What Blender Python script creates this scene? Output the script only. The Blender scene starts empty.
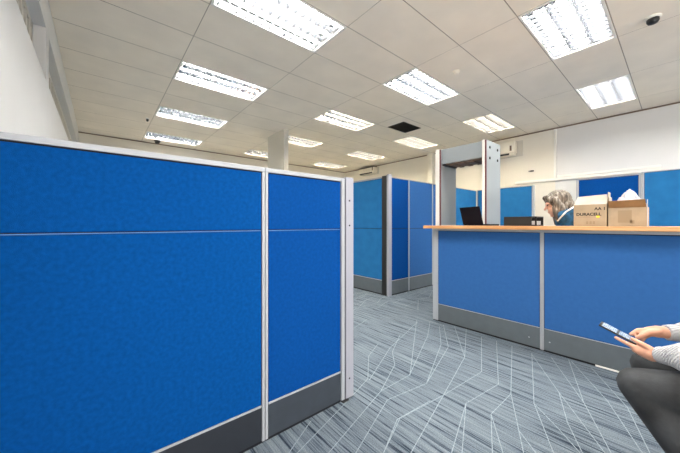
import bpy, bmesh, math, random
from mathutils import Vector, Matrix
random.seed(7)
scene = bpy.context.scene
col = scene.collection
PI = math.pi

# ---------------------------------------------------------------- camera numbers
F_PX = 286.0; TH = math.radians(40.0); HOR = 224.0; EYE = 1.2
CZ = 3.27                                    # ceiling height
XL, XR, YF, YB = -0.37, 7.5, 8.65, -3.3      # room

def floor_at(px, py, z=0.0):                 # a point of the photograph taken back to the floor
    w = F_PX*(z-EYE)/(HOR-py); r = w*(px-340)/F_PX
    return (r*math.cos(TH)+w*math.sin(TH), -r*math.sin(TH)+w*math.cos(TH))

# ---------------------------------------------------------------- materials
def lin(c):
    def f(v):
        v /= 255.0
        return v/12.92 if v <= 0.04045 else ((v+0.055)/1.055)**2.4
    return (f(c[0]), f(c[1]), f(c[2]), 1.0)

def mat(name, rgb, rough=0.6, metal=0.0, var=0.0, vscale=6.0, bump=0.0, bscale=200.0, emit=None, spec=None):
    m = bpy.data.materials.new(name); m.use_nodes = True
    nt = m.node_tree; b = nt.nodes['Principled BSDF']
    b.inputs['Base Color'].default_value = lin(rgb)
    b.inputs['Roughness'].default_value = rough
    b.inputs['Metallic'].default_value = metal
    if spec is not None: b.inputs['Specular IOR Level'].default_value = spec
    if var or bump:
        tc = nt.nodes.new('ShaderNodeTexCoord')
    if var:
        n = nt.nodes.new('ShaderNodeTexNoise'); n.inputs['Scale'].default_value = vscale; n.inputs['Detail'].default_value = 5
        r = nt.nodes.new('ShaderNodeValToRGB')
        r.color_ramp.elements[0].position = 0.3; r.color_ramp.elements[1].position = 0.7
        lo = [max(0, v*(1-var)) for v in rgb]; hi = [min(255, v*(1+var)) for v in rgb]
        r.color_ramp.elements[0].color = lin(lo); r.color_ramp.elements[1].color = lin(hi)
        nt.links.new(tc.outputs['Object'], n.inputs['Vector']); nt.links.new(n.outputs['Fac'], r.inputs['Fac'])
        nt.links.new(r.outputs['Color'], b.inputs['Base Color'])
    if bump:
        n2 = nt.nodes.new('ShaderNodeTexNoise'); n2.inputs['Scale'].default_value = bscale; n2.inputs['Detail'].default_value = 3
        bp = nt.nodes.new('ShaderNodeBump'); bp.inputs['Strength'].default_value = bump; bp.inputs['Distance'].default_value = 0.004
        nt.links.new(tc.outputs['Object'], n2.inputs['Vector']); nt.links.new(n2.outputs['Fac'], bp.inputs['Height'])
        nt.links.new(bp.outputs['Normal'], b.inputs['Normal'])
    if emit:
        b.inputs['Emission Color'].default_value = lin(emit[0]); b.inputs['Emission Strength'].default_value = emit[1]
    return m

M = {}
M['wall'] = mat('wall_paint', (222,222,221), 0.7, var=0.012, vscale=1.5)
M['wall_grey'] = mat('grey_white_wall_paint', (218,218,217), 0.7, var=0.012, vscale=1.5)
M['wall_cream'] = mat('cream_wall_paint', (230,225,213), 0.7, var=0.012, vscale=1.5)
M['trimwhite'] = mat('cream_trim_paint', (206,202,192), 0.5)
M['tile'] = mat('ceiling_tile', (240,231,217), 0.85, var=0.02, vscale=2.5, bump=0.15, bscale=120)
M['gap'] = mat('ceiling_shadow_gap', (158,147,134), 0.9)
M['void'] = mat('dark_void', (40,36,30), 0.9)
M['blue'] = mat('blue_fabric', (1,68,134), 0.9, var=0.06, vscale=60, bump=0.35, bscale=420, spec=0.08)
M['blue_lit_v'] = mat('blue_fabric_lit_violet', (3,64,132), 0.9, var=0.05, vscale=60, bump=0.35, bscale=420, spec=0.08)  # same blue fabric, tinted for the light falling on those screens
M['blue_lit_c'] = mat('blue_fabric_lit_counter', (48,94,152), 0.9, var=0.025, vscale=30, bump=0.3, bscale=420, spec=0.08)  # same fabric, paler, with the light there put into its colour
M['blue_lit_t'] = mat('blue_fabric_lit_teal', (38,106,160), 0.9, var=0.04, vscale=7, bump=0.3, bscale=420, spec=0.08)  # same fabric again, light on the rear screens put into the colour
M['seam'] = mat('painted_seam_highlight', (70,118,180), 0.5)  # highlight along the seam, put into the colour
M['alu'] = mat('white_aluminium', (166,170,176), 0.4, metal=0.1)
M['alu_lav'] = mat('pale_grey_aluminium', (158,160,170), 0.42, metal=0.1)
M['core'] = mat('black_core', (14,16,24), 0.8)
M['black'] = mat('black_plastic', (22,22,24), 0.45)
M['screen_black'] = mat('laptop_shell', (8,10,24), 0.7, spec=0.1)
M['kick'] = mat('grey_laminate', (86,94,99), 0.5, var=0.03, vscale=12)
M['kick_black'] = mat('black_laminate', (33,38,46), 0.5, var=0.05, vscale=12)
M['kick_dark'] = mat('charcoal_laminate', (50,57,66), 0.5, var=0.05, vscale=12)
M['wood'] = None
M['gate'] = mat('detector_grey', (142,150,154), 0.5)
M['gate_red'] = mat('dark_red_edge', (92,40,44), 0.5)
M['brown'] = mat('brown_strip', (120,100,84), 0.7)
M['white'] = mat('white_plastic', (236,234,228), 0.4)
M['ac'] = mat('cream_plastic', (236,230,214), 0.45)
M['card'] = mat('cardboard', (162,145,120), 0.85, var=0.05, vscale=14)
M['card_in'] = mat('cardboard_light', (180,170,156), 0.85, var=0.04, vscale=14)
M['card_shade'] = mat('cardboard_shaded', (146,116,80), 0.85, var=0.05, vscale=14)  # same card darkened: shade on the flap's outer face put into colour
M['ink'] = mat('black_ink', (40,34,30), 0.8)
M['ink_soft'] = mat('faded_ink', (148,130,104), 0.85)
M['yellow'] = mat('yellow_ink', (236,206,70), 0.8)
M['paper'] = mat('white_paper', (176,178,186), 0.8)
M['skin'] = mat('skin', (200,148,122), 0.5, var=0.05, vscale=30)
M['skin2'] = mat('pale_skin', (208,164,142), 0.5, var=0.04, vscale=30)
M['hair_dark'] = mat('dark_hair', (46,36,30), 0.6)
M['jeans'] = mat('charcoal_denim', (42,44,46), 0.85, var=0.35, vscale=9, bump=0.9, bscale=26)
M['shoe'] = mat('black_leather', (24,24,26), 0.5)
M['jacket'] = mat('teal_fleece', (22,72,104), 0.9, var=0.25, vscale=25, bump=0.4, bscale=150)
M['jacket_dk'] = mat('dark_trousers', (30,34,42), 0.9)
M['chair_fab'] = mat('grey_chair_fabric', (70,74,80), 0.9)
M['metal'] = mat('chrome', (190,192,195), 0.25, metal=1.0)
M['glass'] = mat('dark_window_glass', (14,16,20), 0.12)
M['louvre'] = mat('louvre_aluminium', (206,208,211), 0.2, metal=0.965)
M['blade'] = mat('louvre_blade', (72,75,80), 0.45)
M['housing'] = mat('troffer_reflector', (18,19,22), 0.4)
TUBE = 150.0
M['tube'] = mat('lit_tube', (255,255,255), 0.5, emit=((255,252,246), TUBE))
M['tube_warm'] = mat('lit_warm_tube', (255,255,255), 0.5, emit=((255,238,208), TUBE))

def node_mat(name):
    m = bpy.data.materials.new(name); m.use_nodes = True
    return m, m.node_tree, m.node_tree.nodes['Principled BSDF']

# carpet: streaks along Y
def make_carpet():
    m, nt, b = node_mat('streaked_carpet'); N = nt.nodes.new; L = nt.links.new
    tc = N('ShaderNodeTexCoord')
    mp = N('ShaderNodeMapping'); mp.inputs['Scale'].default_value = (70, 1.7, 1); L(tc.outputs['Object'], mp.inputs['Vector'])
    n1 = N('ShaderNodeTexNoise'); n1.inputs['Scale'].default_value = 1.0; n1.inputs['Detail'].default_value = 4; n1.inputs['Roughness'].default_value = 0.65
    L(mp.outputs['Vector'], n1.inputs['Vector'])
    r1 = N('ShaderNodeValToRGB'); e = r1.color_ramp.elements
    e[0].position = 0.38; e[0].color = lin((32,42,55)); e[1].position = 0.63; e[1].color = lin((116,125,132))
    x = e.new(0.45); x.color = lin((86,97,107))
    L(n1.outputs['Fac'], r1.inputs['Fac'])
    n2 = N('ShaderNodeTexNoise'); n2.inputs['Scale'].default_value = 230; n2.inputs['Detail'].default_value = 4; L(tc.outputs['Object'], n2.inputs['Vector'])
    r2 = N('ShaderNodeValToRGB'); r2.color_ramp.elements[0].position = 0.3; r2.color_ramp.elements[1].position = 0.7
    r2.color_ramp.elements[0].color = (0.45,0.45,0.45,1); r2.color_ramp.elements[1].color = (1.4,1.4,1.4,1)
    L(n2.outputs['Fac'], r2.inputs['Fac'])
    mx = N('ShaderNodeMix'); mx.data_type = 'RGBA'; mx.blend_type = 'MULTIPLY'; mx.inputs[0].default_value = 0.95
    L(r1.outputs['Color'], mx.inputs[6]); L(r2.outputs['Color'], mx.inputs[7])
    L(mx.outputs[2], b.inputs['Base Color'])
    b.inputs['Roughness'].default_value = 0.95; b.inputs['Specular IOR Level'].default_value = 0.1
    bp = N('ShaderNodeBump'); bp.inputs['Strength'].default_value = 0.4; bp.inputs['Distance'].default_value = 0.004
    L(n2.outputs['Fac'], bp.inputs['Height']); L(bp.outputs['Normal'], b.inputs['Normal'])
    return m
M['carpet'] = make_carpet()
M['carpet_line'] = mat('carpet_pale_line', (124,135,141), 0.95, var=0.12, vscale=80)

def make_wood():
    m, nt, b = node_mat('pale_wood_edge'); N = nt.nodes.new; L = nt.links.new
    tc = N('ShaderNodeTexCoord'); mp = N('ShaderNodeMapping'); mp.inputs['Scale'].default_value = (30, 1.6, 40); L(tc.outputs['Object'], mp.inputs['Vector'])
    n = N('ShaderNodeTexNoise'); n.inputs['Scale'].default_value = 1.2; n.inputs['Detail'].default_value = 5; L(mp.outputs['Vector'], n.inputs['Vector'])
    r = N('ShaderNodeValToRGB'); r.color_ramp.elements[0].position = 0.3; r.color_ramp.elements[1].position = 0.7
    r.color_ramp.elements[0].color = lin((186,128,76)); r.color_ramp.elements[1].color = lin((214,166,114))
    L(n.outputs['Fac'], r.inputs['Fac']); L(r.outputs['Color'], b.inputs['Base Color']); b.inputs['Roughness'].default_value = 0.45
    return m
M['wood'] = make_wood()

def make_knit():
    m, nt, b = node_mat('cable_knit'); N = nt.nodes.new; L = nt.links.new
    tc = N('ShaderNodeTexCoord')
    w = N('ShaderNodeTexWave'); w.inputs['Scale'].default_value = 38; w.inputs['Distortion'].default_value = 3; w.inputs['Detail'].default_value = 2
    w.bands_direction = 'DIAGONAL'
    v = N('ShaderNodeTexVoronoi'); v.inputs['Scale'].default_value = 130
    L(tc.outputs['Object'], w.inputs['Vector']); L(tc.outputs['Object'], v.inputs['Vector'])
    mx = N('ShaderNodeMath'); mx.operation = 'ADD'; L(w.outputs['Fac'], mx.inputs[0]); L(v.outputs['Distance'], mx.inputs[1])
    r = N('ShaderNodeValToRGB'); r.color_ramp.elements[0].position = 0.1; r.color_ramp.elements[1].position = 0.9
    r.color_ramp.elements[0].color = lin((140,142,146)); r.color_ramp.elements[1].color = lin((198,198,200))
    L(mx.outputs[0], r.inputs['Fac']); L(r.outputs['Color'], b.inputs['Base Color'])
    bp = N('ShaderNodeBump'); bp.inputs['Strength'].default_value = 0.8; bp.inputs['Distance'].default_value = 0.006
    L(mx.outputs[0], bp.inputs['Height']); L(bp.outputs['Normal'], b.inputs['Normal'])
    b.inputs['Roughness'].default_value = 0.95
    return m
M['knit'] = make_knit()

def make_rib():
    m, nt, b = node_mat('ribbed_cuff'); N = nt.nodes.new; L = nt.links.new
    tc = N('ShaderNodeTexCoord')
    w = N('ShaderNodeTexWave'); w.inputs['Scale'].default_value = 55; w.bands_direction = 'Z'
    L(tc.outputs['Object'], w.inputs['Vector'])
    r = N('ShaderNodeValToRGB'); r.color_ramp.elements[0].color = lin((140,142,146)); r.color_ramp.elements[1].color = lin((200,201,203))
    L(w.outputs['Fac'], r.inputs['Fac']); L(r.outputs['Color'], b.inputs['Base Color'])
    bp = N('ShaderNodeBump'); bp.inputs['Strength'].default_value = 0.7; bp.inputs['Distance'].default_value = 0.004
    L(w.outputs['Fac'], bp.inputs['Height']); L(bp.outputs['Normal'], b.inputs['Normal']); b.inputs['Roughness'].default_value = 0.95
    return m
M['rib'] = make_rib()

def make_hair():
    m, nt, b = node_mat('streaked_grey_hair'); N = nt.nodes.new; L = nt.links.new
    tc = N('ShaderNodeTexCoord'); mp = N('ShaderNodeMapping'); mp.inputs['Scale'].default_value = (60, 60, 9); L(tc.outputs['Object'], mp.inputs['Vector'])
    n = N('ShaderNodeTexNoise'); n.inputs['Scale'].default_value = 1.0; n.inputs['Detail'].default_value = 3; L(mp.outputs['Vector'], n.inputs['Vector'])
    r = N('ShaderNodeValToRGB'); e = r.color_ramp.elements
    e[0].position = 0.35; e[0].color = lin((46,38,30)); e[1].position = 0.68; e[1].color = lin((146,138,126))
    x = e.new(0.5); x.color = lin((98,87,74))
    L(n.outputs['Fac'], r.inputs['Fac']); L(r.outputs['Color'], b.inputs['Base Color']); b.inputs['Roughness'].default_value = 0.5
    bp = N('ShaderNodeBump'); bp.inputs['Strength'].default_value = 0.6; bp.inputs['Distance'].default_value = 0.008
    L(n.outputs['Fac'], bp.inputs['Height']); L(bp.outputs['Normal'], b.inputs['Normal'])
    return m
M['hair_grey'] = make_hair()

def make_phone_screen():
    m, nt, b = node_mat('phone_screen_glow'); N = nt.nodes.new; L = nt.links.new
    tc = N('ShaderNodeTexCoord')
    mp = N('ShaderNodeMapping'); mp.inputs['Scale'].default_value = (55, 40, 1); L(tc.outputs['Object'], mp.inputs['Vector'])
    br = N('ShaderNodeTexBrick'); br.inputs['Scale'].default_value = 1.0
    br.inputs['Color1'].default_value = lin((150,168,186)); br.inputs['Color2'].default_value = lin((96,116,140)); br.inputs['Mortar'].default_value = lin((186,194,204))
    L(mp.outputs['Vector'], br.inputs['Vector'])
    L(br.outputs['Color'], b.inputs['Base Color']); L(br.outputs['Color'], b.inputs['Emission Color']); b.inputs['Emission Strength'].default_value = 0.12
    b.inputs['Roughness'].default_value = 0.15
    return m
M['phone_screen'] = make_phone_screen()

# ---------------------------------------------------------------- mesh helpers
class MB:
    def __init__(self): self.bm = bmesh.new()
    def box(self, x0, y0, z0, x1, y1, z1, bevel=0.0, mi=0, mtx=None):
        r = bmesh.ops.create_cube(self.bm, size=1.0); vs = r['verts']
        for v in vs:
            v.co = Vector(((x0+x1)/2+v.co.x*(x1-x0), (y0+y1)/2+v.co.y*(y1-y0), (z0+z1)/2+v.co.z*(z1-z0)))
        fs = set(f for v in vs for f in v.link_faces)
        if bevel:
            es = list(set(e for v in vs for e in v.link_edges))
            rb = bmesh.ops.bevel(self.bm, geom=es, offset=bevel, segments=2, affect='EDGES', profile=0.6)
            fs = set(f for f in fs if f.is_valid) | set(rb['faces'])
        for f in fs: f.material_index = mi
        if mtx is not None:
            for v in set(v for f in fs for v in f.verts): v.co = mtx @ v.co
        return self
    def cone(self, p0, p1, r0, r1, seg=16, mi=0, cap=True):
        p0 = Vector(p0); p1 = Vector(p1); d = p1-p0
        if d.length < 1e-6: return self
        q = Vector((0,0,1)).rotation_difference(d.normalized()).to_matrix().to_4x4()
        mt = Matrix.Translation((p0+p1)/2) @ q
        r = bmesh.ops.create_cone(self.bm, cap_ends=cap, cap_tris=False, segments=seg, radius1=r0, radius2=r1, depth=d.length, matrix=mt)
        for f in set(f for v in r['verts'] for f in v.link_faces): f.material_index = mi; f.smooth = True
        return self
    def ball(self, c, r, scale=(1,1,1), rot=None, sub=3, mi=0):
        mt = Matrix.Translation(c)
        if rot is not None: mt = mt @ rot.to_4x4()
        mt = mt @ Matrix.Diagonal((scale[0]*r, scale[1]*r, scale[2]*r, 1))
        o = bmesh.ops.create_icosphere(self.bm, subdivisions=sub, radius=1.0, matrix=mt)
        for f in set(f for v in o['verts'] for f in v.link_faces): f.material_index = mi; f.smooth = True
        return self
    def limb(self, pts, rad, seg=16, sub=2):
        for p, r in zip(pts, rad): self.ball(p, r, sub=sub)
        for i in range(len(pts)-1): self.cone(pts[i], pts[i+1], rad[i], rad[i+1], seg)
        return self
    def quad(self, a, b, c, d, mi=0):
        f = self.bm.faces.new([self.bm.verts.new(p) for p in (a,b,c,d)]); f.material_index = mi; return self
    def lathe(self, prof, c=(0,0,0), seg=24, mi=0):     # prof: list of (r, z)
        rings = []
        for r, z in prof:
            rings.append([self.bm.verts.new((c[0]+r*math.cos(2*PI*k/seg), c[1]+r*math.sin(2*PI*k/seg), c[2]+z)) for k in range(seg)])
        for i in range(len(rings)-1):
            for k in range(seg):
                f = self.bm.faces.new((rings[i][k], rings[i][(k+1)%seg], rings[i+1][(k+1)%seg], rings[i+1][k])); f.smooth = True; f.material_index = mi
        for rg in (rings[0], rings[-1]):
            f = self.bm.faces.new(rg); f.material_index = mi
        return self
    def build(self, name, mats, parent=None, off=(0,0,0), smooth=False):
        me = bpy.data.meshes.new(name)
        o = Vector(off)
        for v in self.bm.verts: v.co -= o
        bmesh.ops.recalc_face_normals(self.bm, faces=self.bm.faces)
        self.bm.to_mesh(me); self.bm.free()
        if not isinstance(mats, (list, tuple)): mats = [mats]
        for m in mats: me.materials.append(m)
        if smooth:
            for p in me.polygons: p.use_smooth = True
        ob = bpy.data.objects.new(name, me); col.objects.link(ob)
        if parent is not None: ob.parent = parent
        return ob

def tag(o, label, cat, group=None):
    o['label'] = label; o['category'] = cat
    if group: o['group'] = group
    return o
def thing(name, label, cat, loc=(0,0,0), rz=0.0, group=None):
    o = bpy.data.objects.new(name, None); o.empty_display_size = 0.1; col.objects.link(o)
    o.location = loc; o.rotation_euler = (0,0,rz)
    return tag(o, label, cat, group)
def struct(o): o['kind'] = 'structure'; return o
def copy_thing(root, loc, rz=None, label=None):
    r = root.copy(); col.objects.link(r); r.location = loc
    if rz is not None: r.rotation_euler = (0,0,rz)
    if label: r['label'] = label
    for ch in list(root.children):
        c = ch.copy(); col.objects.link(c); c.parent = r
        for g in list(ch.children):
            d = g.copy(); col.objects.link(d); d.parent = c
    return r
def organic(name, mb, material, voxel, smooth=3, parent=None, off=(0,0,0), deform=None):
    tmp = mb.build('tmp_'+name, material)
    rm = tmp.modifiers.new('r', 'REMESH'); rm.mode = 'VOXEL'; rm.voxel_size = voxel; rm.use_smooth_shade = True
    sm = tmp.modifiers.new('s', 'SMOOTH'); sm.factor = 0.5; sm.iterations = smooth
    dg = bpy.context.evaluated_depsgraph_get(); dg.update()
    me = bpy.data.meshes.new_from_object(tmp.evaluated_get(dg))
    old = tmp.data; bpy.data.objects.remove(tmp); bpy.data.meshes.remove(old)
    me.name = name
    if not me.materials: me.materials.append(material)
    o = Vector(off)
    for v in me.vertices:
        p = deform(v.co) if deform else v.co
        v.co = p - o
    for p in me.polygons: p.use_smooth = True
    ob = bpy.data.objects.new(name, me); col.objects.link(ob)
    if parent is not None: ob.parent = parent
    return ob
def text_mesh(name, body, size, mtx, material, parent, bold=0.0):
    cu = bpy.data.curves.new('t', 'FONT'); cu.body = body; cu.size = size; cu.extrude = 0.0004; cu.offset = bold
    to = bpy.data.objects.new('t', cu); col.objects.link(to)
    dg = bpy.context.evaluated_depsgraph_get(); dg.update()
    me = bpy.data.meshes.new_from_object(to.evaluated_get(dg)); bpy.data.objects.remove(to)
    me.transform(mtx); me.materials.clear(); me.materials.append(material)
    o = bpy.data.objects.new(name, me); col.objects.link(o); o.parent = parent
    return o

# ================================================================ SETTING
# ---- floor with the pale lines of the carpet pattern in the same mesh
fl = MB(); fl.quad((XL,YB,0),(XR,YB,0),(XR,YF,0),(XL,YF,0), 0)
traced = [
 [(466.6,322),(464.7,357.2),(443.5,395.2),(413.6,448.2),(405,464)],
 [(481.5,336.8),(481.5,372),(443.5,395.2),(400,418.3),(383.6,453),(378,468)],
 [(496.5,341),(498.4,384.3),(466,403.4),(451.6,453),(446,472)], [(466,403.4),(462,453),(460,470)],
 [(512,346),(510.9,393.9),(491,414.2),(492.4,453),(493,472)], [(491,414.2),(503,453),(508,470)],
 [(510.9,393.9),(518.8,430.5),(523.6,453),(527,470)], [(518.8,430.5),(535.9,453),(548,470)],
 [(531.8,353),(534,403.4),(553.5,453),(560,470)], [(534,403.4),(560,430.5),(580,453)],
 [(531.5,354),(558.9,392.4),(567.4,422.4),(582.4,453),(590,470)], [(558.9,392.4),(604.9,453),(616,468)],
 [(551.2,357.5),(571.2,385),(584,403)], [(568.7,360),(583.7,402.4),(611,453),(620,470)],
 [(571,361),(607.4,401),(642.3,453),(655,470)], [(591,367.5),(627.3,407.4),(649.8,453),(658,470)],
 [(439.4,326.4),(441,344.6),(426.5,383.5)], [(443.4,325),(448.3,347),(426.5,383.5),(387.3,400),(356,453),(348,468)],
 [(454.3,326),(464.7,357.2)], [(416.7,320),(410,375),(381,391)], [(430,322),(427.7,336),(409.5,375)],
 [(368.6,356.2),(367.9,378.7),(351,397.4),(297.5,453),(283,468)], [(311,421),(291,450),(280,468)],
 [(418,321.5),(390,348),(369.4,380)], [(392.3,352),(394.8,365),(381,391),(328.7,453),(316,468)],
 [(430,401),(397.3,419.4),(383.6,453)], [(378,344),(368.6,356.2)], [(400,335),(392.3,352)],
]
def ribbon(pts, w=0.0045):
    for i in range(len(pts)-1):
        a = Vector((pts[i][0], pts[i][1], 0)); b = Vector((pts[i+1][0], pts[i+1][1], 0)); d = (b-a)
        if d.length < 1e-4: continue
        d.normalize(); n = Vector((-d.y, d.x, 0))*w/2; zz = Vector((0,0,0.0008+random.random()*0.0003))
        a2 = a-d*w*0.3; b2 = b+d*w*0.3
        fl.quad(a2-n+zz, b2-n+zz, b2+n+zz, a2+n+zz, 1)
for t in traced: ribbon([floor_at(*p) for p in t])
def zigzag(x, y, n, a0):
    pts = [(x,y)]; sgn = random.choice((-1,1))
    for _ in range(n):
        a = a0 + sgn*random.uniform(0.1,0.5); sgn = -sgn; s = random.uniform(0.25,0.6)
        x += s*math.cos(a); y += s*math.sin(a)
        if 0.75 < x < 3.35 and -0.7 < y < 2.35: break
        if not (XL+0.05 < x < XR-0.05 and YB+0.05 < y < YF-0.05): break
        pts.append((x,y))
    if len(pts) > 1: ribbon(pts, 0.005)
for k in range(56): zigzag(1.4+random.uniform(-1.2,0.5), 2.4+k*0.11, 12, random.uniform(-0.25,0.35))
for k in range(20): zigzag(-0.2+random.uniform(0,0.4), -0.9+k*0.11, 6, random.uniform(-0.3,0.3))
for k in range(16): zigzag(3.4, -0.5+k*0.22, 8, random.uniform(-0.3,0.3))
struct(fl.build('floor', [M['carpet'], M['carpet_line']]))

# ---- ceiling of 1.2 x 0.6 tiles, open where the light fittings sit
GX, GY = 0.79, 0.45
FIX = [(c, r) for c in (0.79, 3.19, 5.59) for r in (-3.15, -1.35, 0.45, 2.25, 4.05, 5.85, 7.65)]  # the two rearmost rows are unseen lamps added for their light
ce = MB(); ys = []
xs = [XL, 0.79, 1.99, 3.19, 4.39, 5.59, 6.79, XR]
y = GY-0.6*6
while y < YF-0.05: ys.append(y); y += 0.6
ys = [YB] + [v for v in ys if v > YB+0.03] + [YF]
g = 0.0035; gr = 0.005
for i in range(len(xs)-1):
    for j in range(len(ys)-1):
        if any(abs(xs[i]-fx) < 0.01 and abs(ys[j]-fy) < 0.01 for fx, fy in FIX): continue
        a, b, c, d = xs[i]+g, xs[i+1]-g, ys[j]+gr, ys[j+1]-gr
        if abs(xs[i]-4.39) < 0.01 and abs(ys[j]-3.45) < 0.02:      # the tile with the square opening
            ce.quad((a,c,CZ),(4.70,c,CZ),(4.70,d,CZ),(a,d,CZ)); ce.quad((5.30,c,CZ),(b,c,CZ),(b,d,CZ),(5.30,d,CZ))
            ce.quad((4.70,c,CZ),(5.30,c,CZ),(5.30,3.60,CZ),(4.70,3.60,CZ)); ce.quad((4.70,4.02,CZ),(5.30,4.02,CZ),(5.30,d,CZ),(4.70,d,CZ)); continue
        ce.box(a, c, CZ, b, d, CZ+0.012)
ce.quad((XL,YB,CZ+0.13),(XR,YB,CZ+0.13),(XR,YF,CZ+0.13),(XL,YF,CZ+0.13), 1)
# gap bars just above the tile faces, so the joints read as thin lines
for x in xs[1:-1]: ce.box(x-0.0034, YB, CZ+0.001, x+0.0034, YF, CZ+0.010, mi=1)
for yv in ys[1:-1]:
    for i in range(len(xs)-1):
        ce.box(xs[i]+0.004, yv-0.0049, CZ+0.0008, xs[i+1]-0.004, yv+0.0049, CZ+0.010, mi=1)
struct(ce.build('ceiling', [M['tile'], M['gap']]))

# ---- walls
SILL, HEAD, RX = 2.49, 2.96, -0.462
wl = MB(); T = 0.18
wl.box(XL-T, 0.5, 0, XL, YF, SILL); wl.box(XL-T, 0.5, HEAD, XL, YF, CZ+0.14)
W1 = (0.6, 3.66); W2 = (3.82, 8.35)
for a, b in ((0.5, W1[0]), (W1[1], W2[0]), (W2[1], YF)): wl.box(XL-T, a, SILL, XL, b, HEAD)
struct(wl.build('wall_left', M['wall']))
wb = MB(); wb.box(4.6, YB-0.12, 0, XR+0.12, YB, CZ+0.14); struct(wb.build('wall_light_block', M['wall']))  # added unseen wall, shuts off world fill at the right rear
wf = MB(); wf.box(XL-T, YF, 0, XR+0.15, YF+0.12, CZ+0.14); struct(wf.build('wall_far', M['wall_cream']))
wr = MB(); wr.box(XR, 1.735, 0, XR+0.12, YF, CZ+0.14, mi=1); wr.box(XR, YB, 0, XR+0.12, 1.735, CZ+0.14, mi=0); struct(wr.build('wall_right', [M['wall_grey'], M['wall_cream']]))
tr = MB(); tr.box(XR-0.012, YB, CZ-0.028, XR, YF, CZ-0.006); struct(tr.build('trim_1', M['brown']))  # wall angle strip; its shadow gap is put into the dark colour
tr = MB(); tr.box(XL, YF-0.012, CZ-0.026, XR, YF, CZ-0.006); struct(tr.build('trim_2', M['brown']))  # same on the far wall: shadow gap as dark colour
for n, (a, b) in enumerate((W1, W2)):
    w = bpy.data.objects.new('window_%d' % (n+1), None); col.objects.link(w); w.location = (RX, (a+b)/2, SILL); struct(w)
    off = (RX, (a+b)/2, SILL)
    f = MB()
    f.box(RX-0.03, a, SILL, RX+0.01, b, SILL+0.05); f.box(RX-0.03, a, HEAD-0.05, RX+0.01, b, HEAD)
    f.box(RX-0.03, a, SILL, RX+0.01, a+0.05, HEAD); f.box(RX-0.03, b-0.05, SILL, RX+0.01, b, HEAD)
    fo = f.build('window_frame', M['trimwhite'], w, off)
    p = MB(); p.box(RX-0.03, a+0.04, SILL+0.04, RX-0.022, b-0.04, HEAD-0.04); p.build('window_pane', M['glass'], w, off)
    nb = int((b-a)/0.14)
    for k in range(1, nb):
        yy = a+(b-a)*k/nb
        q = MB(); q.box(RX-0.02, yy-0.022, SILL+0.04, RX+0.012, yy+0.022, HEAD-0.04, 0.003); q.build('window_bar', M['trimwhite'], w, off)
pl = MB(); pl.box(3.06, 5.53, 0, 3.165, 6.33, CZ, 0.004); struct(pl.build('pillar', M['trimwhite']))
pl = MB(); pl.box(7.36, 4.62, 0, XR, 4.80, CZ, 0.004); struct(pl.build('pillar', M['wall_cream']))

# cable trunking on the right wall
t = thing('cable_trunking', 'long white cable trunking running along the right wall above the blue screens', 'trunking', (XR, 1.35, 2.1))
MB().box(XR-0.03, 0.22, 2.13, XR, 2.5, 2.185, 0.003).build('channel', M['white'], t, (XR,1.35,2.1))
MB().box(XR-0.032, 0.22, 2.19, XR, 1.7, 2.235, 0.003).build('cover', M['white'], t, (XR,1.35,2.1))
tag(MB().box(XR-0.03, 1.715, 2.19, XR, 1.755, CZ-0.03, 0.003).build('conduit', M['white']), 'vertical white conduit rising from the trunking to the ceiling on the right wall', 'conduit')
t = thing('wall_sensor', 'tiny black sensor on the right wall above the trunking, left of the conduit', 'sensor', (XR, 2.18, 2.4))
MB().box(XR-0.02, 2.13, 2.385, XR, 2.23, 2.415, 0.004).build('housing', M['black'], t, (XR,2.18,2.4))
MB().box(XR-0.024, 2.20, 2.392, XR-0.02, 2.215, 2.405).build('lens', M['white'], t, (XR,2.18,2.4))

# ================================================================ CEILING LIGHTS
LW, LD = 1.19, 0.59
def make_light():
    t = thing('ceiling_light', 'x', 'ceiling light', (0,0,CZ), 0, 'recessed fluorescent ceiling lights')
    f = MB(); r = 0.022
    f.box(-LW/2,-LD/2,-0.006,LW/2,-LD/2+r,0.012,0.002); f.box(-LW/2,LD/2-r,-0.006,LW/2,LD/2,0.012,0.002)
    f.box(-LW/2,-LD/2+r,-0.006,-LW/2+r,LD/2-r,0.012,0.002); f.box(LW/2-r,-LD/2+r,-0.006,LW/2,LD/2-r,0.012,0.002)
    f.build('frame', M['white'], t)
    h = MB(); a, b, z = LW/2-0.012, LD/2-0.012, 0.095
    h.quad((-a,-b,z),(a,-b,z),(a,b,z),(-a,b,z)); h.quad((-a,-b,0),(a,-b,0),(a,-b,z),(-a,-b,z)); h.quad((-a,b,0),(a,b,0),(a,b,z),(-a,b,z))
    h.quad((-a,-b,0),(-a,b,0),(-a,b,z),(-a,-b,z)); h.quad((a,-b,0),(a,b,0),(a,b,z),(a,-b,z))
    h.build('housing', M['housing'], t)
    for yy in (-0.185, 0.0, 0.185):
        tb = MB(); tb.cone((-0.555,yy,0.062),(0.555,yy,0.062),0.018,0.018,14); tb.build('tube', M['tube'], t)
    lo = MB()
    for yy in (-0.27,-0.0925,0.0925,0.27):                 # V-shaped reflectors between the tubes
        e = 0.006; tp = 0.03 if abs(yy) < 0.2 else 0.012
        for s in (-1,1): lo.quad((-0.57,yy+s*e*0.3,0.004),(0.57,yy+s*e*0.3,0.004),(0.57,yy+s*tp,0.05),(-0.57,yy+s*tp,0.05))
    for k in range(13):
        xx = -0.53+1.06*k/12
        for yy in (-0.185,0.0,0.185):
            for s in (-1,1): lo.quad((xx+s*0.001,yy-0.09,0.006),(xx+s*0.001,yy+0.09,0.006),(xx+s*0.007,yy+0.075,0.04),(xx+s*0.007,yy-0.075,0.04), 1)
    lo.build('louvre', [M['louvre'], M['blade']], t)
    return t
L0 = make_light()
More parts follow.
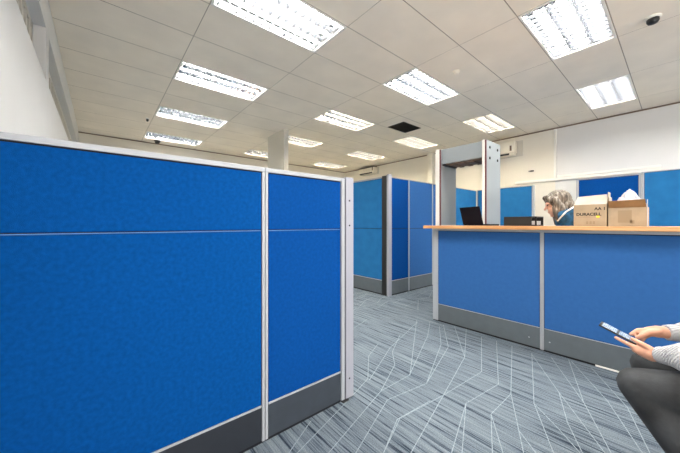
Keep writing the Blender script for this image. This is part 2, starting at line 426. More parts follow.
def light_label(c, r):
    cn = {0.79:'left', 3.19:'middle', 5.59:'right'}[c]
    rn = {-3.15:'added unseen for fill, farthest to the rear', -1.35:'added unseen for fill, to the rear', 0.45:'nearest the viewer', 2.25:'second from the front', 4.05:'third from the front', 5.85:'fourth from the front', 7.65:'farthest back by the end wall'}[r]
    return 'white louvred ceiling light in the %s row, %s' % (cn, rn)
SPECIAL = {(0.79,2.25):'large white louvred ceiling light above the left blue partition, cut by the top edge',
 (3.19,0.45):'large bright louvred ceiling light at top right, cut by the top edge',
 (5.59,0.45):'bright louvred ceiling light at far right close to the right wall',
 (3.19,2.25):'white louvred ceiling light in front of the dark ceiling vent',
 (3.19,4.05):'warm white louvred ceiling light left of the dark ceiling vent',
 (5.59,4.05):'pair-striped warm ceiling light just behind the dark ceiling vent',
 (5.59,2.25):'warm bright ceiling light above the walk-through detector',
 (3.19,5.85):'white louvred ceiling light just right of the white pillar',
 (3.19,7.65):'small distant louvred light partly hidden behind the white pillar'}
first = True; WARM = {}
for c, r in FIX:
    loc = (c+0.6, r+0.3, CZ)
    if first: t = L0; t.location = loc; first = False
    else: t = copy_thing(L0, loc)
    t['label'] = SPECIAL.get((c, r), light_label(c, r))
    if c > 3 and r > 4 or c > 5 and r > 2:
        for ch in t.children:
            if ch.name.startswith('tube'):
                key = ch.data.name
                if key not in WARM: WARM[key] = ch.data.copy(); WARM[key].materials[0] = M['tube_warm']
                ch.data = WARM[key]

# ceiling vent, detectors and cameras
t = thing('ceiling_vent', 'dark square vent opening in the ceiling tiles', 'vent', (5.0, 3.81, CZ))
o = (5.0, 3.81, CZ)
f = MB(); f.box(4.70,3.60,CZ-0.006,5.30,3.615,CZ+0.05); f.box(4.70,4.005,CZ-0.006,5.30,4.02,CZ+0.05); f.box(4.70,3.615,CZ-0.006,4.715,4.005,CZ+0.05); f.box(5.285,3.615,CZ-0.006,5.30,4.005,CZ+0.05)
f.build('frame', M['void'], t, o)
MB().box(4.70,3.60,CZ+0.05,5.30,4.02,CZ+0.06).build('duct_plate', M['void'], t, o)
s = MB()
for k in range(9): s.box(4.715, 3.64+k*0.042, CZ+0.004, 5.285, 3.646+k*0.042, CZ+0.04)
s.build('grille', M['void'], t, o)

def dome_camera(name, label, cat, x, y, r, drop, base, dome):
    t = thing(name, label, cat, (x, y, CZ))
    MB().lathe([(r*1.35,0),(r*1.35,-0.012),(r*1.1,-0.02),(r*0.5,-0.02)], (0,0,0)).build('base', base, t)
    MB().lathe([(r,-0.02),(r,-0.02-drop*0.45),(r*0.8,-0.02-drop*0.8),(r*0.3,-0.02-drop)], (0,0,0)).build('dome', dome, t)
    return t
dome_camera('dome_camera', 'black dome camera with white base ring in the upper right of the ceiling', 'camera', 4.24, 0.18, 0.046, 0.05, M['white'], M['black'])
dome_camera('dome_camera', 'black dome camera on the ceiling by the far end wall', 'camera', 1.09, 8.36, 0.055, 0.06, M['black'], M['black'])
dome_camera('ceiling_sensor', 'tiny black and white sensor on the ceiling left of the small lights', 'sensor', 0.71, 6.7, 0.022, 0.05, M['white'], M['black'])
t = thing('smoke_detector', 'small white smoke detector on the ceiling beside the middle light', 'smoke detector', (3.70, 1.96, CZ))
MB().lathe([(0.05,0),(0.05,-0.014),(0.042,-0.022)]).build('base', M['tile'], t)
MB().lathe([(0.034,-0.022),(0.032,-0.036),(0.016,-0.042)]).build('sensor_cap', M['tile'], t)

# ================================================================ BLUE SCREENS
def screen(name, label, cat, loc, rz, L, H, fab, seam=None, top=0.024, kick=0.2, post_l=0.016, post_r=0.016, kickmat=None, group=None, lower=None, top_mat=None, strip=0.009, th=0.05, part_of=None, seam_highlight=False):
    if part_of is None: t = thing(name, label, cat, loc, rz, group)
    x0, x1 = post_l, L-post_r
    cm = MB().box(0.004, 0.006, 0.0, L-0.004, th-0.006, H-top/2)
    if part_of is None: cm.build('core', M['core'], t)
    else:
        t = cm.build(name, M['core'], part_of); t.location = Vector(loc)-part_of.location; t.rotation_euler = (0,0,rz)
    MB().box(0, -0.004, H-top, L, th+0.004, H, 0.002).build('top_rail', top_mat or M['alu'], t)
    for a, b in ((0, post_l), (L-post_r, L)):
        if b-a > 0.002:
            MB().box(a+0.0008, -0.003, 0.012, b-0.0008, th+0.003, H-top-0.0005, 0.0015).build('post', M['alu'], t)
    lo_top = (seam-0.004) if seam else H-top-0.006
    if seam:
        MB().box(x0+0.003, 0, seam+0.004, x1-0.003, th, H-top-0.006, 0.004).build('fabric_panel', fab, t)
    if seam_highlight: MB().box(x0+0.003, -0.0015, seam-0.0035, x1-0.003, th+0.0015, seam+0.0005, 0.0008).build('seam_highlight', M['seam'], t)  # pale strip added for the highlight on the lower pad's top edge
    MB().box(x0+0.003, 0, kick+strip+0.002, x1-0.003, th, lo_top, 0.004).build('fabric_panel', lower or fab, t)
    MB().box(x0+0.002, -0.003, kick, x1-0.002, th+0.003, kick+strip, 0.001).build('edging_strip', M['alu'], t)
    MB().box(x0+0.002, -0.001, 0.018, x1-0.002, th+0.001, kick-0.001, 0.002).build('kick_plate', kickmat or M['kick'], t)
    return t
# left run, facing the viewer
PY = 1.47
sA = screen('office_partition', 'wide low blue partition screen filling the left foreground', 'partition', (XL+0.005, PY, 0), 0, 0.694-XL-0.005, 1.51, M['blue'], seam=1.165, seam_highlight=True, kickmat=M['kick_black'], post_l=0.02, post_r=0.017)
sB = screen('office_partition', 'narrow low blue partition screen with a pale end post beside the walkway', 'partition', (0.696, PY, 0), 0, 1.245-0.696, 1.51, M['blue_lit_v'], seam=1.165, seam_highlight=True, kickmat=M['kick_dark'], post_l=0.017, post_r=0.004)
ep = MB(); ep.box(0.5495,-0.006,0.012,0.575,0.056,1.508,0.002); ep.build('end_strip', M['alu'], sB)
ep = MB(); ep.box(0.5755,0.002,0.012,0.586,0.05,1.50); ep.build('end_groove', M['core'], sB)
ep = MB(); ep.box(0.5865,-0.006,0.008,0.655,0.056,1.52,0.003); pst = ep.build('end_post', M['alu_lav'], sB)
for z in (1.36, 1.19, 0.14):
    MB().cone((0.618,-0.0075,z),(0.618,-0.0055,z),0.006,0.006,12).build('bolt_hole', M['core'], pst)
ft = MB(); ft.box(0.55,-0.02,0.0,0.60,0.07,0.011,0.002); ft.build('foot', M['black'], sB)

# counter front (faces -X): local x runs towards -Y
RZ = -PI/2
cx, CT = 3.2, 1.143
rc = thing('reception_counter', 'long blue reception counter with a pale wood top and pale end post', 'counter', (3.3, 0.85, 0))
c1 = screen('front_panel', '', '', (cx, 2.0, 0), RZ, 2.0-0.845, CT, M['blue_lit_c'], kick=0.212, post_l=0.072, post_r=0.015, strip=0.005, part_of=rc)
c2 = screen('front_panel', '', '', (cx, 0.843, 0), RZ, 1.15, CT, M['blue_lit_c'], kick=0.212, post_l=0.015, post_r=0.03, strip=0.005, part_of=rc)
for s_, m_ in ((c1, 1.05), (c2, 0.06)):
    for z in (0.10,):
        MB().cone((m_, -0.004, z),(m_, -0.001, z), 0.006, 0.006, 10).build('screw', M['alu'], s_)
e = MB(); e.box(0.38,-0.006,0.003,0.62,0.0,0.017,0.002); e.build('loose_edging', M['white'], c2)
# worktop
w = MB(); w.box(3.09, -0.36, 1.1455, 3.66, 2.07, 1.18, 0.004)
w.build('counter_top', M['wood'], rc, rc.location)

# tall screens behind
tall = 'tall blue screens behind the counter'
screen('office_partition', 'tall blue screen with a black corner post seen through the walkway gap', 'partition', (3.66, 5.3, 0), RZ, 5.3-3.256, 2.0, M['blue_lit_t'], seam=1.12, kick=0.24, post_r=0.002, group=tall)
t = thing('corner_post', 'black and white corner post joining the tall blue screens', 'post', (3.69, 3.15, 0), 0)
MB().box(3.655, 3.146, 0, 3.72, 3.252, 2.01, 0.002).build('black_strip', M['black'], t, (3.69,3.15,0))
MB().box(3.652, 3.105, 0, 3.733, 3.1455, 2.025, 0.003).build('white_post', M['alu_lav'], t, (3.69,3.15,0))
for xa, xb, fb, lab in ((3.736, 4.224, M['blue_lit_v'], 'narrow tall blue screen right of the black and white corner post'),
                        (4.226, 4.98, M['blue_lit_c'], 'tall blue screen left of the walk-through detector'),
                        (4.982, 5.73, M['blue_lit_c'], 'tall blue screen hidden behind the far side of the detector'),
                        (5.732, 6.84, M['blue_lit_t'], 'tall blue screen seen through the opening of the detector')):
    screen('office_partition', lab, 'partition', (xa, 3.12, 0), 0, xb-xa, 1.99, fb, seam=1.12, kick=0.24, post_l=0.014, post_r=0.014, group=tall, top=0.012)
screen('office_partition', 'tall blue screen right of the detector behind the black tray', 'partition', (6.85, 3.11, 0), RZ, 3.11-1.94, 2.0, M['blue_lit_t'], kick=0.22, post_l=0.02, post_r=0.045, group=tall, top=0.012)
screen('office_partition', 'tall blue screen behind the cardboard boxes', 'partition', (6.6, 1.22, 0), RZ, 1.22-0.405, 2.0, M['blue_lit_v'], kick=0.22, post_l=0.04, post_r=0.03, group=tall, top=0.012)
screen('office_partition', 'tall blue screen at the right edge of the photo', 'partition', (6.56, 0.40, 0), RZ, 1.15, 2.02, M['blue_lit_t'], kick=0.22, post_l=0.03, post_r=0.03, group=tall, top=0.012)

# ================================================================ WALK-THROUGH DETECTOR
t = thing('walk_through_detector', 'grey walk-through metal detector arch standing behind the counter', 'metal detector', (3.99, 1.96, 0))
o = (3.99, 1.96, 0)
def side(y0, y1, bolts):
    p = MB().box(3.80, y0, 0.0, 4.23, y1, 2.285, 0.006).build('side_panel', M['gate'], t, o)
    MB().box(3.775, y0+0.017, 0.0, 3.80, y1+0.001, 2.285, 0.003).build('white_edge', M['white'], p, o)
    MB().box(3.780, y0+0.001, 0.0, 3.80, y0+0.016, 2.28, 0.002).build('red_edge', M['gate_red'], p, o)
    if bolts:
        for x in (3.89, 4.13):
            for z in (2.06, 2.20):
                MB().lathe([(0.018,0),(0.018,0.006),(0.010,0.009)], seg=14).build('bolt', M['black'], p).matrix_local = Matrix.Translation((x-o[0], y0-o[1], z)) @ Matrix.Rotation(PI/2, 4, 'X')
    return p
side(1.60, 1.648, True)
side(2.24, 2.315, False)
cb = MB().box(3.815, 1.65, 2.07, 4.20, 2.238, 2.283, 0.004).build('crossbar', M['gate'], t, o)
zb = MB()
for k in range(8):
    y0 = 1.67+k*0.066; zb.box(3.86, y0, 2.045+0.012*(k % 2), 4.15, y0+0.062, 2.0705, 0.003)
zb.build('underside_strip', M['brown'], cb, o)
MB().box(3.83, 2.20, 2.05, 4.18, 2.237, 2.069).build('underside_cap', M['black'], cb, o)

# ================================================================ AIR CONDITIONERS
def aircon(label, y0, y1, z0, z1, plate):
    yc = (y0+y1)/2; o = (XR, yc, z0)
    t = thing('air_conditioner', label, 'air conditioner', o)
    b = MB().box(XR-0.20, y0, z0+0.05, XR-0.012, y1, z1, 0.02).build('body', M['ac'], t, o)
    MB().box(XR-0.17, y0+0.02, z0, XR-0.02, y1-0.02, z0+0.055, 0.012).build('lower_casing', M['ac'], t, o)
    MB().box(XR-0.19, y0+0.12, z0+0.012, XR-0.168, y1-0.04, z0+0.05).build('louvre_slot', M['black'], t, o)
    MB().box(XR-0.203, y0+0.06, z0+0.10, XR-0.199, y0+0.10, z0+0.22).build('indicator', M['brown'], b, o)
    MB().box(XR-0.012, y0-plate, z0-0.02, XR, y1, z1+0.02, 0.002).build('back_plate', M['trimwhite'], t, o)
    return t
aircon('cream wall air conditioner beside the detector, high on the right wall', 2.46, 3.32, 2.80, 3.12, 0.11)
a2 = aircon('distant cream air conditioner high on the right wall near the far corner', 6.86, 7.62, 2.98, 3.2, 0.05)
MB().box(XR-0.17, 6.9, 3.205, XR-0.013, 7.6, 3.235).build('top_grille', M['black'], a2, (XR, 7.24, 2.98))

# ================================================================ THINGS ON THE COUNTER
TOP = 1.1805
# laptop, its lid seen from behind
ang = math.atan2(0.917, 0.40)
t = thing('laptop', 'open black laptop on the counter, lid back towards the viewer', 'laptop', (3.455, 1.615, TOP), ang)
# local x = hinge line (away from the viewer), local -y = towards the user
b = MB().box(-0.165, -0.225, 0.0, 0.165, 0.0, 0.018, 0.004).build('base', M['screen_black'], t)
kb = MB()
for i in range(12):
    for j in range(5): kb.box(-0.145+i*0.0243, -0.105+j*0.018, 0.018, -0.145+i*0.0243+0.021, -0.09+j*0.018, 0.020)
kb.build('keyboard', M['black'], b)
R = Matrix.Translation((0,0.002,0.016)) @ Matrix.Rotation(math.radians(-15), 4, 'X')
lid = MB().box(-0.165, -0.004, 0.0, 0.165, 0.004, 0.215, 0.003, mtx=R).build('lid', M['screen_black'], t)
MB().box(-0.153, -0.0052, 0.012, 0.153, -0.0042, 0.203, mtx=R).build('screen', M['glass'], lid)
# black tray
t = thing('document_tray', 'low black tray with white paper on the counter beside the laptop', 'tray', (3.40, 1.06, TOP))
o = (3.40, 1.06, TOP); z = TOP
d = MB(); d.box(3.30,0.915,z,3.52,1.215,z+0.012); d.box(3.30,0.958,z+0.012,3.308,1.215,z+0.095,0.002); d.box(3.512,0.915,z+0.012,3.52,1.215,z+0.095); d.box(3.308,1.207,z+0.012,3.512,1.215,z+0.095)
d.box(3.30,0.915,z+0.012,3.308,0.93,z+0.095); d.box(3.30,0.915,z+0.083,3.31,0.98,z+0.095); d.box(3.31,0.915,z+0.083,3.512,1.207,z+0.095)
d.build('tray_body', M['black'], t, o)
pp = MB(); pp.box(3.312,0.935,z+0.0125,3.505,1.20,z+0.05); pp.build('paper_stack', M['paper'], t, o)

# cardboard boxes
def TX(y, z, x): # text matrix on a face looking to -X
    return Matrix(((0,0,-1,x),(-1,0,0,y),(0,1,0,z),(0,0,0,1)))
t = thing('cardboard_box', 'closed-looking cardboard box with black printing and a raised pale flap', 'box', (3.35, 0.505, TOP), 0, 'cardboard boxes on the counter')
o = (3.35, 0.505, TOP); X0, X1, Y0, Y1, H = 3.235, 3.47, 0.397, 0.614, 0.185
b = MB(); b.box(X0,Y0,TOP,X1,Y1,TOP+0.004); b.box(X0,Y0,TOP+0.004,X0+0.004,Y1,TOP+H); b.box(X1-0.004,Y0,TOP+0.004,X1,Y1,TOP+H); b.box(X0+0.004,Y0,TOP+0.004,X1-0.004,Y0+0.004,TOP+H); b.box(X0+0.004,Y1-0.004,TOP+0.004,X1-0.004,Y1,TOP+H)
bx = b.build('body', M['card'], t, o)
f = MB(); tz = TOP+H
def slab(mb, p, q, r, s, th):
    n = (Vector(q)-Vector(p)).cross(Vector(s)-Vector(p)).normalized()*th
    a = [mb.bm.verts.new(Vector(v)) for v in (p,q,r,s)]; c = [mb.bm.verts.new(Vector(v)+n) for v in (p,q,r,s)]
    mb.bm.faces.new(a); mb.bm.faces.new(c[::-1])
    for i in range(4): mb.bm.faces.new((a[i], a[(i+1)%4], c[(i+1)%4], c[i]))
slab(f, (X0+0.001,Y1,tz),(X0+0.001,Y0,tz),(X0+0.06,Y0+0.004,tz+0.085),(X0+0.06,Y1-0.02,tz+0.075),0.003)
f.build('front_flap', M['card_in'], t, o)
f = MB(); slab(f, (X0,Y0+0.002,tz),(X1-0.05,Y0+0.002,tz),(X1-0.08,Y0-0.002,tz+0.105),(X0+0.05,Y0-0.002,tz+0.105),0.003); f.build('side_flap', M['card_in'], t, o)
f = MB(); slab(f, (X1-0.002,Y1,tz),(X1-0.002,Y0,tz),(X1+0.04,Y0,tz+0.07),(X1+0.04,Y1,tz+0.07),0.003); f.build('back_flap', M['card_in'], t, o)
text_mesh('lettering', 'AA 1', 0.034, Matrix.Translation((-o[0],-o[1],-o[2])) @ TX(Y0+0.078, TOP+0.138, X0-0.0004), M['ink'], bx, 0.0010)
text_mesh('lettering', 'DURACELL', 0.0335, Matrix.Translation((-o[0],-o[1],-o[2])) @ TX(Y1-0.018, TOP+0.092, X0-0.0004), M['ink'], bx, 0.0012)
pr = MB(); pr.box(X0-0.0006,Y1-0.115,TOP+0.077,X0,Y1-0.03,TOP+0.082)
for k in range(3): pr.box(X0-0.0006, Y1-0.10-0.022*k, TOP+0.018, X0, Y1-0.085-0.022*k, TOP+0.044)
pr.build('faint_print', M['ink_soft'], bx, o)
sp = MB(); sp.cone((X0-0.0006,Y0+0.055,TOP+0.082),(X0,Y0+0.055,TOP+0.082),0.012,0.012,16); sp.build('yellow_mark', M['yellow'], bx, o)

t = thing('cardboard_box', 'open cardboard box with a folded-out brown flap and white paper heaped inside', 'box', (3.35, 0.29, TOP), 0, 'cardboard boxes on the counter')
o = (3.35, 0.29, TOP); Y0, Y1, H = 0.168, 0.388, 0.155; X0, X1 = 3.235, 3.46
b = MB(); b.box(X0,Y0,TOP,X1,Y1,TOP+0.004); b.box(X0,Y0+0.004,TOP+0.004,X0+0.004,Y1,TOP+H); b.box(X1-0.004,Y0+0.004,TOP+0.004,X1,Y1,TOP+H); b.box(X0+0.004,Y1-0.004,TOP+0.004,X1-0.004,Y1,TOP+H)
b.box(X0,Y0,TOP+0.004,X1,Y0+0.004,TOP+H)
bx = b.build('body', M['card'], t, o); tz = TOP+H
sm = MB(); sm.box(X0-0.0006,0.25,TOP+0.03,X0,0.33,TOP+0.13); sm.box(X0-0.0006,0.235,TOP+0.02,X0,0.26,TOP+0.05); sm.build('tape_patch', M['ink_soft'], bx, o)
ed = MB(); ed.box(X0-0.004,Y0-0.004,TOP,X0+0.012,Y0+0.0,TOP+H+0.055,0.001); ed.build('white_edge', M['paper'], bx, o)
f = MB(); slab(f, (X0-0.001,Y1-0.004,tz-0.001),(X0-0.001,Y0+0.004,tz-0.001),(X0-0.048,Y0+0.006,tz+0.056),(X0-0.048,Y1-0.006,tz+0.052),0.003); f.build('front_flap', M['card_shade'], t, o)
f = MB(); slab(f, (X0+0.01,Y1-0.001,tz),(X1-0.02,Y1-0.001,tz),(X1-0.05,Y1,tz+0.085),(X0+0.03,Y1,tz+0.105),0.003); f.build('side_flap', M['card_in'], t, o)
hp = MB(); n = 14; hx, hy = (X0+X1)/2, 0.275
gv = []
for i in range(n+1):
    row = []
    for j in range(n+1):
        u = i/n*2-1; v = j/n*2-1
        hh = max(0, 1-(u*u*0.7+v*v)**0.5)*0.145 + random.uniform(-0.02,0.012)
        row.append(hp.bm.verts.new((hx+u*0.10+0.0, hy+v*0.098, tz+0.02+hh)))
    gv.append(row)
for i in range(n):
    for j in range(n): hp.bm.faces.new((gv[i][j],gv[i+1][j],gv[i+1][j+1],gv[i][j+1]))
base = [gv[0][j] for j in range(n+1)]
tag(hp.build('crumpled_paper', M['paper'], None), 'white crumpled paper heaped in the open cardboard box', 'paper')

# ================================================================ PEOPLE
V = Vector
# ---- seated person at the right edge, facing +Y
off = (1.93, -0.3, 0)
KZ = 0.50
LK, RK = (1.79, 0.118, KZ), (2.095, 0.10, KZ-0.005)
LH, RH = (1.84, -0.32, 0.535), (2.02, -0.32, 0.535)
LA, RA = (1.80, -0.14, 0.10), (2.07, -0.12, 0.10)
def body_seated():
    b = MB()
    b.limb([LH, LK], [0.075,0.052]); b.limb([LK, LA], [0.05,0.034]); b.limb([RH, RK], [0.075,0.052]); b.limb([RK, RA], [0.05,0.034])
    for A in (LA, RA): b.limb([A, (A[0],A[1]+0.05,0.05),(A[0],A[1]+0.15,0.03)], [0.034,0.034,0.026])
    b.ball((1.93,-0.32,0.56),0.11,(1.35,1.0,1.0)); b.ball((1.93,-0.32,0.72),0.10,(1.4,0.95,1.4)); b.ball((1.93,-0.29,0.90),0.11,(1.45,0.9,1.3))
    b.limb([(1.76,-0.29,0.99),(2.10,-0.29,0.99)],[0.055,0.055])
    b.limb([(1.93,-0.28,1.0),(1.93,-0.24,1.10)],[0.055,0.05])
    # head, looking down at the phone
    tilt = Matrix.Rotation(math.radians(-28),3,'X')
    hc = V((1.93,-0.19,1.20))
    def H(x,y,z): return hc + tilt @ V((x,y,z))
    b.ball(H(0,-0.01,0.03),0.098,(0.80,1.0,1.0),tilt); b.ball(H(0,0.02,-0.045),0.07,(0.85,0.95,1.15),tilt); b.ball(H(0,0.055,-0.095),0.024,(1.1,0.9,0.8),tilt)
    b.limb([H(0,0.085,0.015),H(0,0.108,-0.022)],[0.010,0.014]); b.ball(H(0,0.083,-0.058),0.016,(1.5,0.8,0.6),tilt)
    for s in (-1,1): b.ball(H(s*0.079,-0.005,0.0),0.022,(0.35,0.8,1.3),tilt); b.ball(H(s*0.03,0.075,0.035),0.02,(1.3,0.7,0.5),tilt)
    # arms
    b.limb([(1.76,-0.28,0.98),(1.68,-0.16,0.70),(1.858,0.04,0.638)],[0.045,0.036,0.024])
    b.limb([(2.10,-0.28,0.98),(2.19,-0.16,0.72),(1.985,0.03,0.705)],[0.045,0.036,0.024])
    # left hand (near the viewer), carrying the phone
    b.limb([(1.858,0.03,0.638),(1.860,0.085,0.630),(1.864,0.128,0.632)],[0.025,0.027,0.020]); b.limb([(1.870,0.08,0.615),(1.88,0.118,0.618)],[0.023,0.018])
    b.limb([(1.856,0.125,0.638),(1.858,0.160,0.650),(1.863,0.197,0.664)],[0.0105,0.0092,0.0075])
    b.limb([(1.866,0.128,0.628),(1.885,0.152,0.644),(1.912,0.150,0.648)],[0.010,0.009,0.0078])
    b.limb([(1.868,0.118,0.620),(1.888,0.134,0.633),(1.915,0.131,0.639)],[0.010,0.009,0.0078])
    b.limb([(1.87,0.104,0.611),(1.89,0.114,0.624),(1.912,0.111,0.632)],[0.009,0.008,0.007])
    b.limb([(1.853,0.072,0.645),(1.850,0.108,0.664),(1.868,0.142,0.6735)],[0.0125,0.011,0.0085])
    # right hand, index finger on the screen
    b.limb([(1.985,0.03,0.705),(1.966,0.068,0.705),(1.952,0.096,0.701)],[0.025,0.027,0.021])
    b.limb([(1.943,0.098,0.708),(1.930,0.128,0.704),(1.918,0.152,0.6805)],[0.0105,0.0095,0.0075])
    b.limb([(1.952,0.104,0.701),(1.951,0.130,0.692),(1.948,0.145,0.672)],[0.0105,0.0095,0.0078])
    b.limb([(1.960,0.100,0.692),(1.959,0.122,0.678),(1.950,0.131,0.660)],[0.010,0.009,0.0075])
    b.limb([(1.965,0.091,0.683),(1.964,0.109,0.668),(1.953,0.115,0.653)],[0.009,0.008,0.007])
    b.limb([(1.948,0.062,0.712),(1.925,0.092,0.706),(1.908,0.130,0.674)],[0.0125,0.011,0.0085])
    return b
p1 = organic('person', body_seated(), M['skin'], 0.0045, 3, None, off); p1.location = off
tag(p1, 'seated person at the right edge in a pale knitted jumper, holding a phone', 'person')
j = MB()
j.limb([LH,(1.815,-0.10,0.525),LK],[0.105,0.092,0.072]); j.limb([LK,(1.795,0.0,0.31),LA],[0.073,0.066,0.055])
j.limb([RH,(2.045,-0.10,0.52),RK],[0.105,0.09,0.072]); j.limb([RK,(2.075,0.0,0.31),RA],[0.073,0.066,0.055])
j.ball((1.93,-0.33,0.575),0.13,(1.5,1.05,1.05))
organic('trousers', j, M['jeans'], 0.009, 4, p1, off)
j = MB()
j.ball((1.93,-0.32,0.70),0.13,(1.4,1.0,1.2)); j.ball((1.93,-0.31,0.85),0.135,(1.4,0.98,1.2)); j.ball((1.93,-0.30,0.95),0.12,(1.5,0.9,0.9))
j.limb([(1.76,-0.29,0.98),(2.10,-0.29,0.98)],[0.075,0.075]); j.limb([(1.93,-0.28,1.0),(1.93,-0.265,1.075)],[0.07,0.066])
j.limb([(1.755,-0.28,0.97),(1.675,-0.16,0.70),(1.80,-0.02,0.662),(1.842,0.03,0.644)],[0.075,0.066,0.062,0.040])
j.limb([(2.105,-0.28,0.97),(2.195,-0.16,0.715),(2.05,-0.03,0.71),(1.999,0.012,0.706)],[0.075,0.062,0.05,0.036])
sw = organic('jumper', j, M['knit'], 0.008, 3, p1, off)
for a, b_ in (((1.822,0.010,0.645),(1.859,0.062,0.634)), ((2.012,0.0,0.707),(1.976,0.043,0.705))):
    cf = MB(); cf.cone(a, b_, 0.038, 0.034, 28); organic('cuff', cf, M['rib'], 0.004, 2, sw, off)
for A in (LA, RA):
    s = MB(); s.limb([(A[0],A[1]-0.03,0.055),(A[0],A[1]+0.04,0.055),(A[0],A[1]+0.13,0.045),(A[0],A[1]+0.19,0.04)],[0.048,0.05,0.047,0.038])
    organic('shoe', s, M['shoe'], 0.007, 3, p1, off, deform=lambda c: V((c.x, c.y, max(c.z, 0.002))))
hb = MB(); tl = Matrix.Rotation(math.radians(-28),3,'X'); hc = V((1.93,-0.19,1.20))
hb.ball(hc+tl@V((0,-0.028,0.052)),0.105,(0.86,0.98,0.92),tl); hb.ball(hc+tl@V((0,-0.06,0.0)),0.08,(0.95,0.7,1.0),tl)
organic('hair', hb, M['hair_dark'], 0.007, 2, p1, off)
eb = MB()
for s in (-1,1): eb.ball(hc+tl@V((s*0.03,0.082,0.018)),0.009,(1.2,0.7,0.8),tl)
eb.build('eyes', M['black'], p1, off)
# the phone
t = thing('phone', 'black phone with a lit screen held in the hands of the seated person', 'phone', (1.90, 0.118, 0.648))
R = Matrix.Rotation(math.atan2(0.39,0.92), 4, 'X')
bd = MB().box(-0.036, 0, -0.0045, 0.036, 0.152, 0.0042, 0.003, mtx=R).build('body', M['black'], t)
MB().box(-0.032, 0.008, 0.0042, 0.032, 0.078, 0.0048, mtx=R).build('screen', M['phone_screen'], bd)
MB().box(-0.032, 0.086, 0.0042, 0.032, 0.142, 0.0048, mtx=R).build('screen', M['phone_screen'], bd)
# the chair under the seated person
t = thing('visitor_chair', 'grey visitor chair under the seated person, outside the right edge', 'chair', (1.93, -0.36, 0))
MB().box(-0.24,-0.22,0.385,0.24,0.2,0.43,0.018).build('seat', M['chair_fab'], t)
MB().box(-0.23,-0.29,0.55,0.23,-0.245,0.88,0.018).build('backrest', M['chair_fab'], t)
for sx in (-0.22,0.22):
    MB().cone((sx,0.17,0.0),(sx,0.17,0.388),0.012,0.012,12).build('leg', M['metal'], t)
    MB().cone((sx,-0.24,0.0),(sx,-0.235,0.87),0.012,0.012,12).build('leg', M['metal'], t)

# ---- woman standing behind the counter, bent forward
off = (4.0, 0.62, 0)
hc = V((3.82, 0.875, 1.405))
yaw = math.radians(28)      # faces +Y, turned towards the counter
HR = Matrix.Rotation(yaw,3,'Z') @ Matrix.Rotation(math.radians(-14),3,'X')
def H(x,y,z): return hc + HR @ V((x,y,z))
SL, SR = (3.755,0.80,1.28), (4.07,0.70,1.28)
b = MB()
for x in (3.92,4.10):
    b.limb([(x,0.56,0.86),(x,0.58,0.47),(x,0.54,0.09)],[0.085,0.055,0.038]); b.limb([(x,0.54,0.07),(x,0.62,0.045),(x,0.69,0.03)],[0.038,0.034,0.026])
b.ball((4.01,0.55,0.90),0.12,(1.3,1.0,1.0)); b.ball((4.0,0.60,1.06),0.11,(1.3,0.9,1.2)); b.ball((3.99,0.67,1.2),0.115,(1.4,0.85,1.1))
b.limb([SL,SR],[0.05,0.05]); b.limb([(3.93,0.74,1.28),(3.86,0.82,1.36)],[0.052,0.05])
b.ball(H(0,-0.01,0.03),0.096,(0.80,1.0,1.0),HR); b.ball(H(0,0.025,-0.045),0.068,(0.82,0.95,1.15),HR); b.ball(H(0,0.062,-0.1),0.023,(1.1,0.9,0.8),HR)
b.limb([H(0,0.086,0.02),H(0,0.112,-0.02)],[0.009,0.0135]); b.ball(H(0,0.085,-0.058),0.015,(1.5,0.8,0.6),HR)
for s in (-1,1): b.ball(H(s*0.077,-0.005,0.0),0.02,(0.35,0.8,1.3),HR); b.ball(H(s*0.03,0.077,0.036),0.02,(1.3,0.7,0.5),HR)
def hand(b, wr, d, up, side):
    d = V(d).normalized(); up = V(up).normalized(); x = d.cross(up).normalized()*side
    wr = V(wr); b.limb([wr, wr+d*0.05, wr+d*0.085],[0.024,0.028,0.024])
    for k, ln in enumerate((0.07,0.078,0.072,0.056)):
        p0 = wr+d*0.085+x*(0.024-0.016*k); b.limb([p0, p0+d*ln*0.55+up*0.004, p0+d*ln-up*0.012],[0.0095,0.0085,0.007])
    p0 = wr+d*0.02+x*0.022; b.limb([p0, p0+d*0.03+x*0.022, p0+d*0.06+x*0.026-up*0.006],[0.012,0.011,0.009])
b.limb([SL,(3.80,0.80,1.02),(3.80,1.03,1.03)],[0.045,0.036,0.024]); hand(b,(3.80,1.03,1.03),(0.1,0.9,-0.3),(0,0,1),1)
b.limb([SR,(4.18,0.82,1.06),(4.02,1.02,1.10)],[0.045,0.036,0.024]); hand(b,(4.02,1.02,1.10),(-0.6,0.7,-0.1),(0,0,1),-1)
p2 = organic('person', b, M['skin2'], 0.006, 3, None, off); p2.location = off
tag(p2, 'person with grey streaked hair and a teal jacket, bent over behind the counter', 'person')
j = MB()
j.ball((4.0,0.58,1.0),0.13,(1.35,1.0,1.1)); j.ball((3.96,0.65,1.15),0.135,(1.4,0.95,1.15)); j.ball((3.92,0.72,1.24),0.12,(1.4,0.85,0.9))
j.limb([SL,SR],[0.08,0.085]); j.limb([(3.93,0.73,1.29),(3.88,0.785,1.33)],[0.08,0.066]); j.limb([SL,(3.81,0.74,1.325),(3.87,0.75,1.33)],[0.075,0.06,0.06])
j.limb([SL,(3.80,0.80,1.02),(3.80,0.985,1.03)],[0.078,0.055,0.04]); j.limb([SR,(4.18,0.82,1.06),(4.06,0.98,1.095)],[0.075,0.058,0.04])
jk = organic('jacket', j, M['jacket'], 0.009, 3, p2, off, deform=None)
j = MB()
for x in (3.92,4.10): j.limb([(x,0.56,0.86),(x,0.58,0.47),(x,0.545,0.10)],[0.11,0.08,0.065])
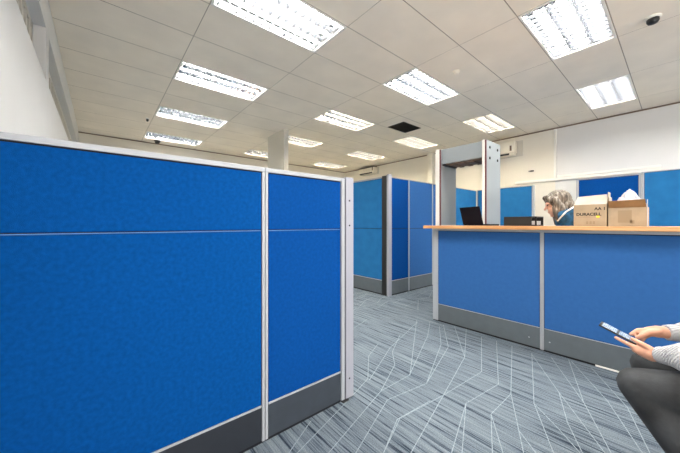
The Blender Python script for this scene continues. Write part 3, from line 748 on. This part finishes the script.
j.ball((4.01,0.55,0.90),0.135,(1.35,1.05,0.95)); organic('trousers', j, M['jacket_dk'], 0.01, 3, p2, off)
for x in (3.92,4.10):
    s = MB(); s.limb([(x,0.52,0.05),(x,0.60,0.048),(x,0.70,0.04)],[0.046,0.046,0.038]); organic('shoe', s, M['shoe'], 0.008, 2, p2, off, deform=lambda c: V((c.x,c.y,max(c.z,0.002))))
h = MB()
h.ball(H(0,-0.035,0.055),0.118,(0.92,1.0,0.92),HR); h.ball(H(0,-0.075,-0.03),0.10,(1.0,0.85,1.2),HR)
h.limb([H(0.085,0.02,0.06),H(0.092,0.0,-0.05),H(0.085,0.02,-0.20)],[0.035,0.040,0.026]); h.limb([H(-0.085,0.02,0.06),H(-0.094,-0.005,-0.05),H(-0.088,0.01,-0.22)],[0.035,0.044,0.028])
h.limb([H(-0.04,0.07,0.105),H(-0.075,0.045,0.05)],[0.026,0.026]); h.limb([H(0.04,0.07,0.105),H(0.075,0.045,0.05)],[0.026,0.026])
h.limb([H(-0.06,-0.08,-0.03),H(-0.07,-0.07,-0.08)],[0.06,0.045]); h.limb([H(0.05,-0.08,-0.06),H(0.05,-0.07,-0.15)],[0.06,0.035])
h.limb([H(-0.085,0.04,-0.02),H(-0.108,0.045,-0.12),H(-0.118,0.035,-0.21)],[0.03,0.034,0.024])
organic('hair', h, M['hair_grey'], 0.006, 2, p2, off)
eb = MB()
for s in (-1,1): eb.ball(H(s*0.03,0.084,0.018),0.009,(1.2,0.7,0.8),HR)
eb.build('eyes', M['black'], p2, off)
pp = MB(); pp.limb([(3.80,0.715,1.383),(3.745,0.73,1.362),(3.69,0.765,1.325),(3.675,0.80,1.275),(3.685,0.83,1.235)],[0.007]*5, 10, 2); pp.build('collar_piping', M['white'], jk, off)

# ================================================================ LIGHT AND CAMERA
wd = bpy.data.worlds.new('World'); scene.world = wd; wd.use_nodes = True
bg = wd.node_tree.nodes['Background']; bg.inputs[0].default_value = lin((255,248,240)); bg.inputs[1].default_value = 2.7
scene.cycles.diffuse_bounces = 10; scene.cycles.max_bounces = 14

cam = bpy.data.cameras.new('Camera'); co = bpy.data.objects.new('Camera', cam); col.objects.link(co)
co.location = (0,0,EYE); co.rotation_euler = (PI/2, 0, -TH)
cam.sensor_fit = 'HORIZONTAL'; cam.sensor_width = 36.0; cam.lens = 36.0*F_PX/680.0
cam.shift_y = -(226.5-HOR)/680.0; cam.clip_start = 0.02
scene.camera = co
vs = scene.view_settings
vs.view_transform = 'Standard'; vs.look = 'None'; vs.gamma = 1.0; vs.use_curve_mapping = False
vs.exposure = 0.1
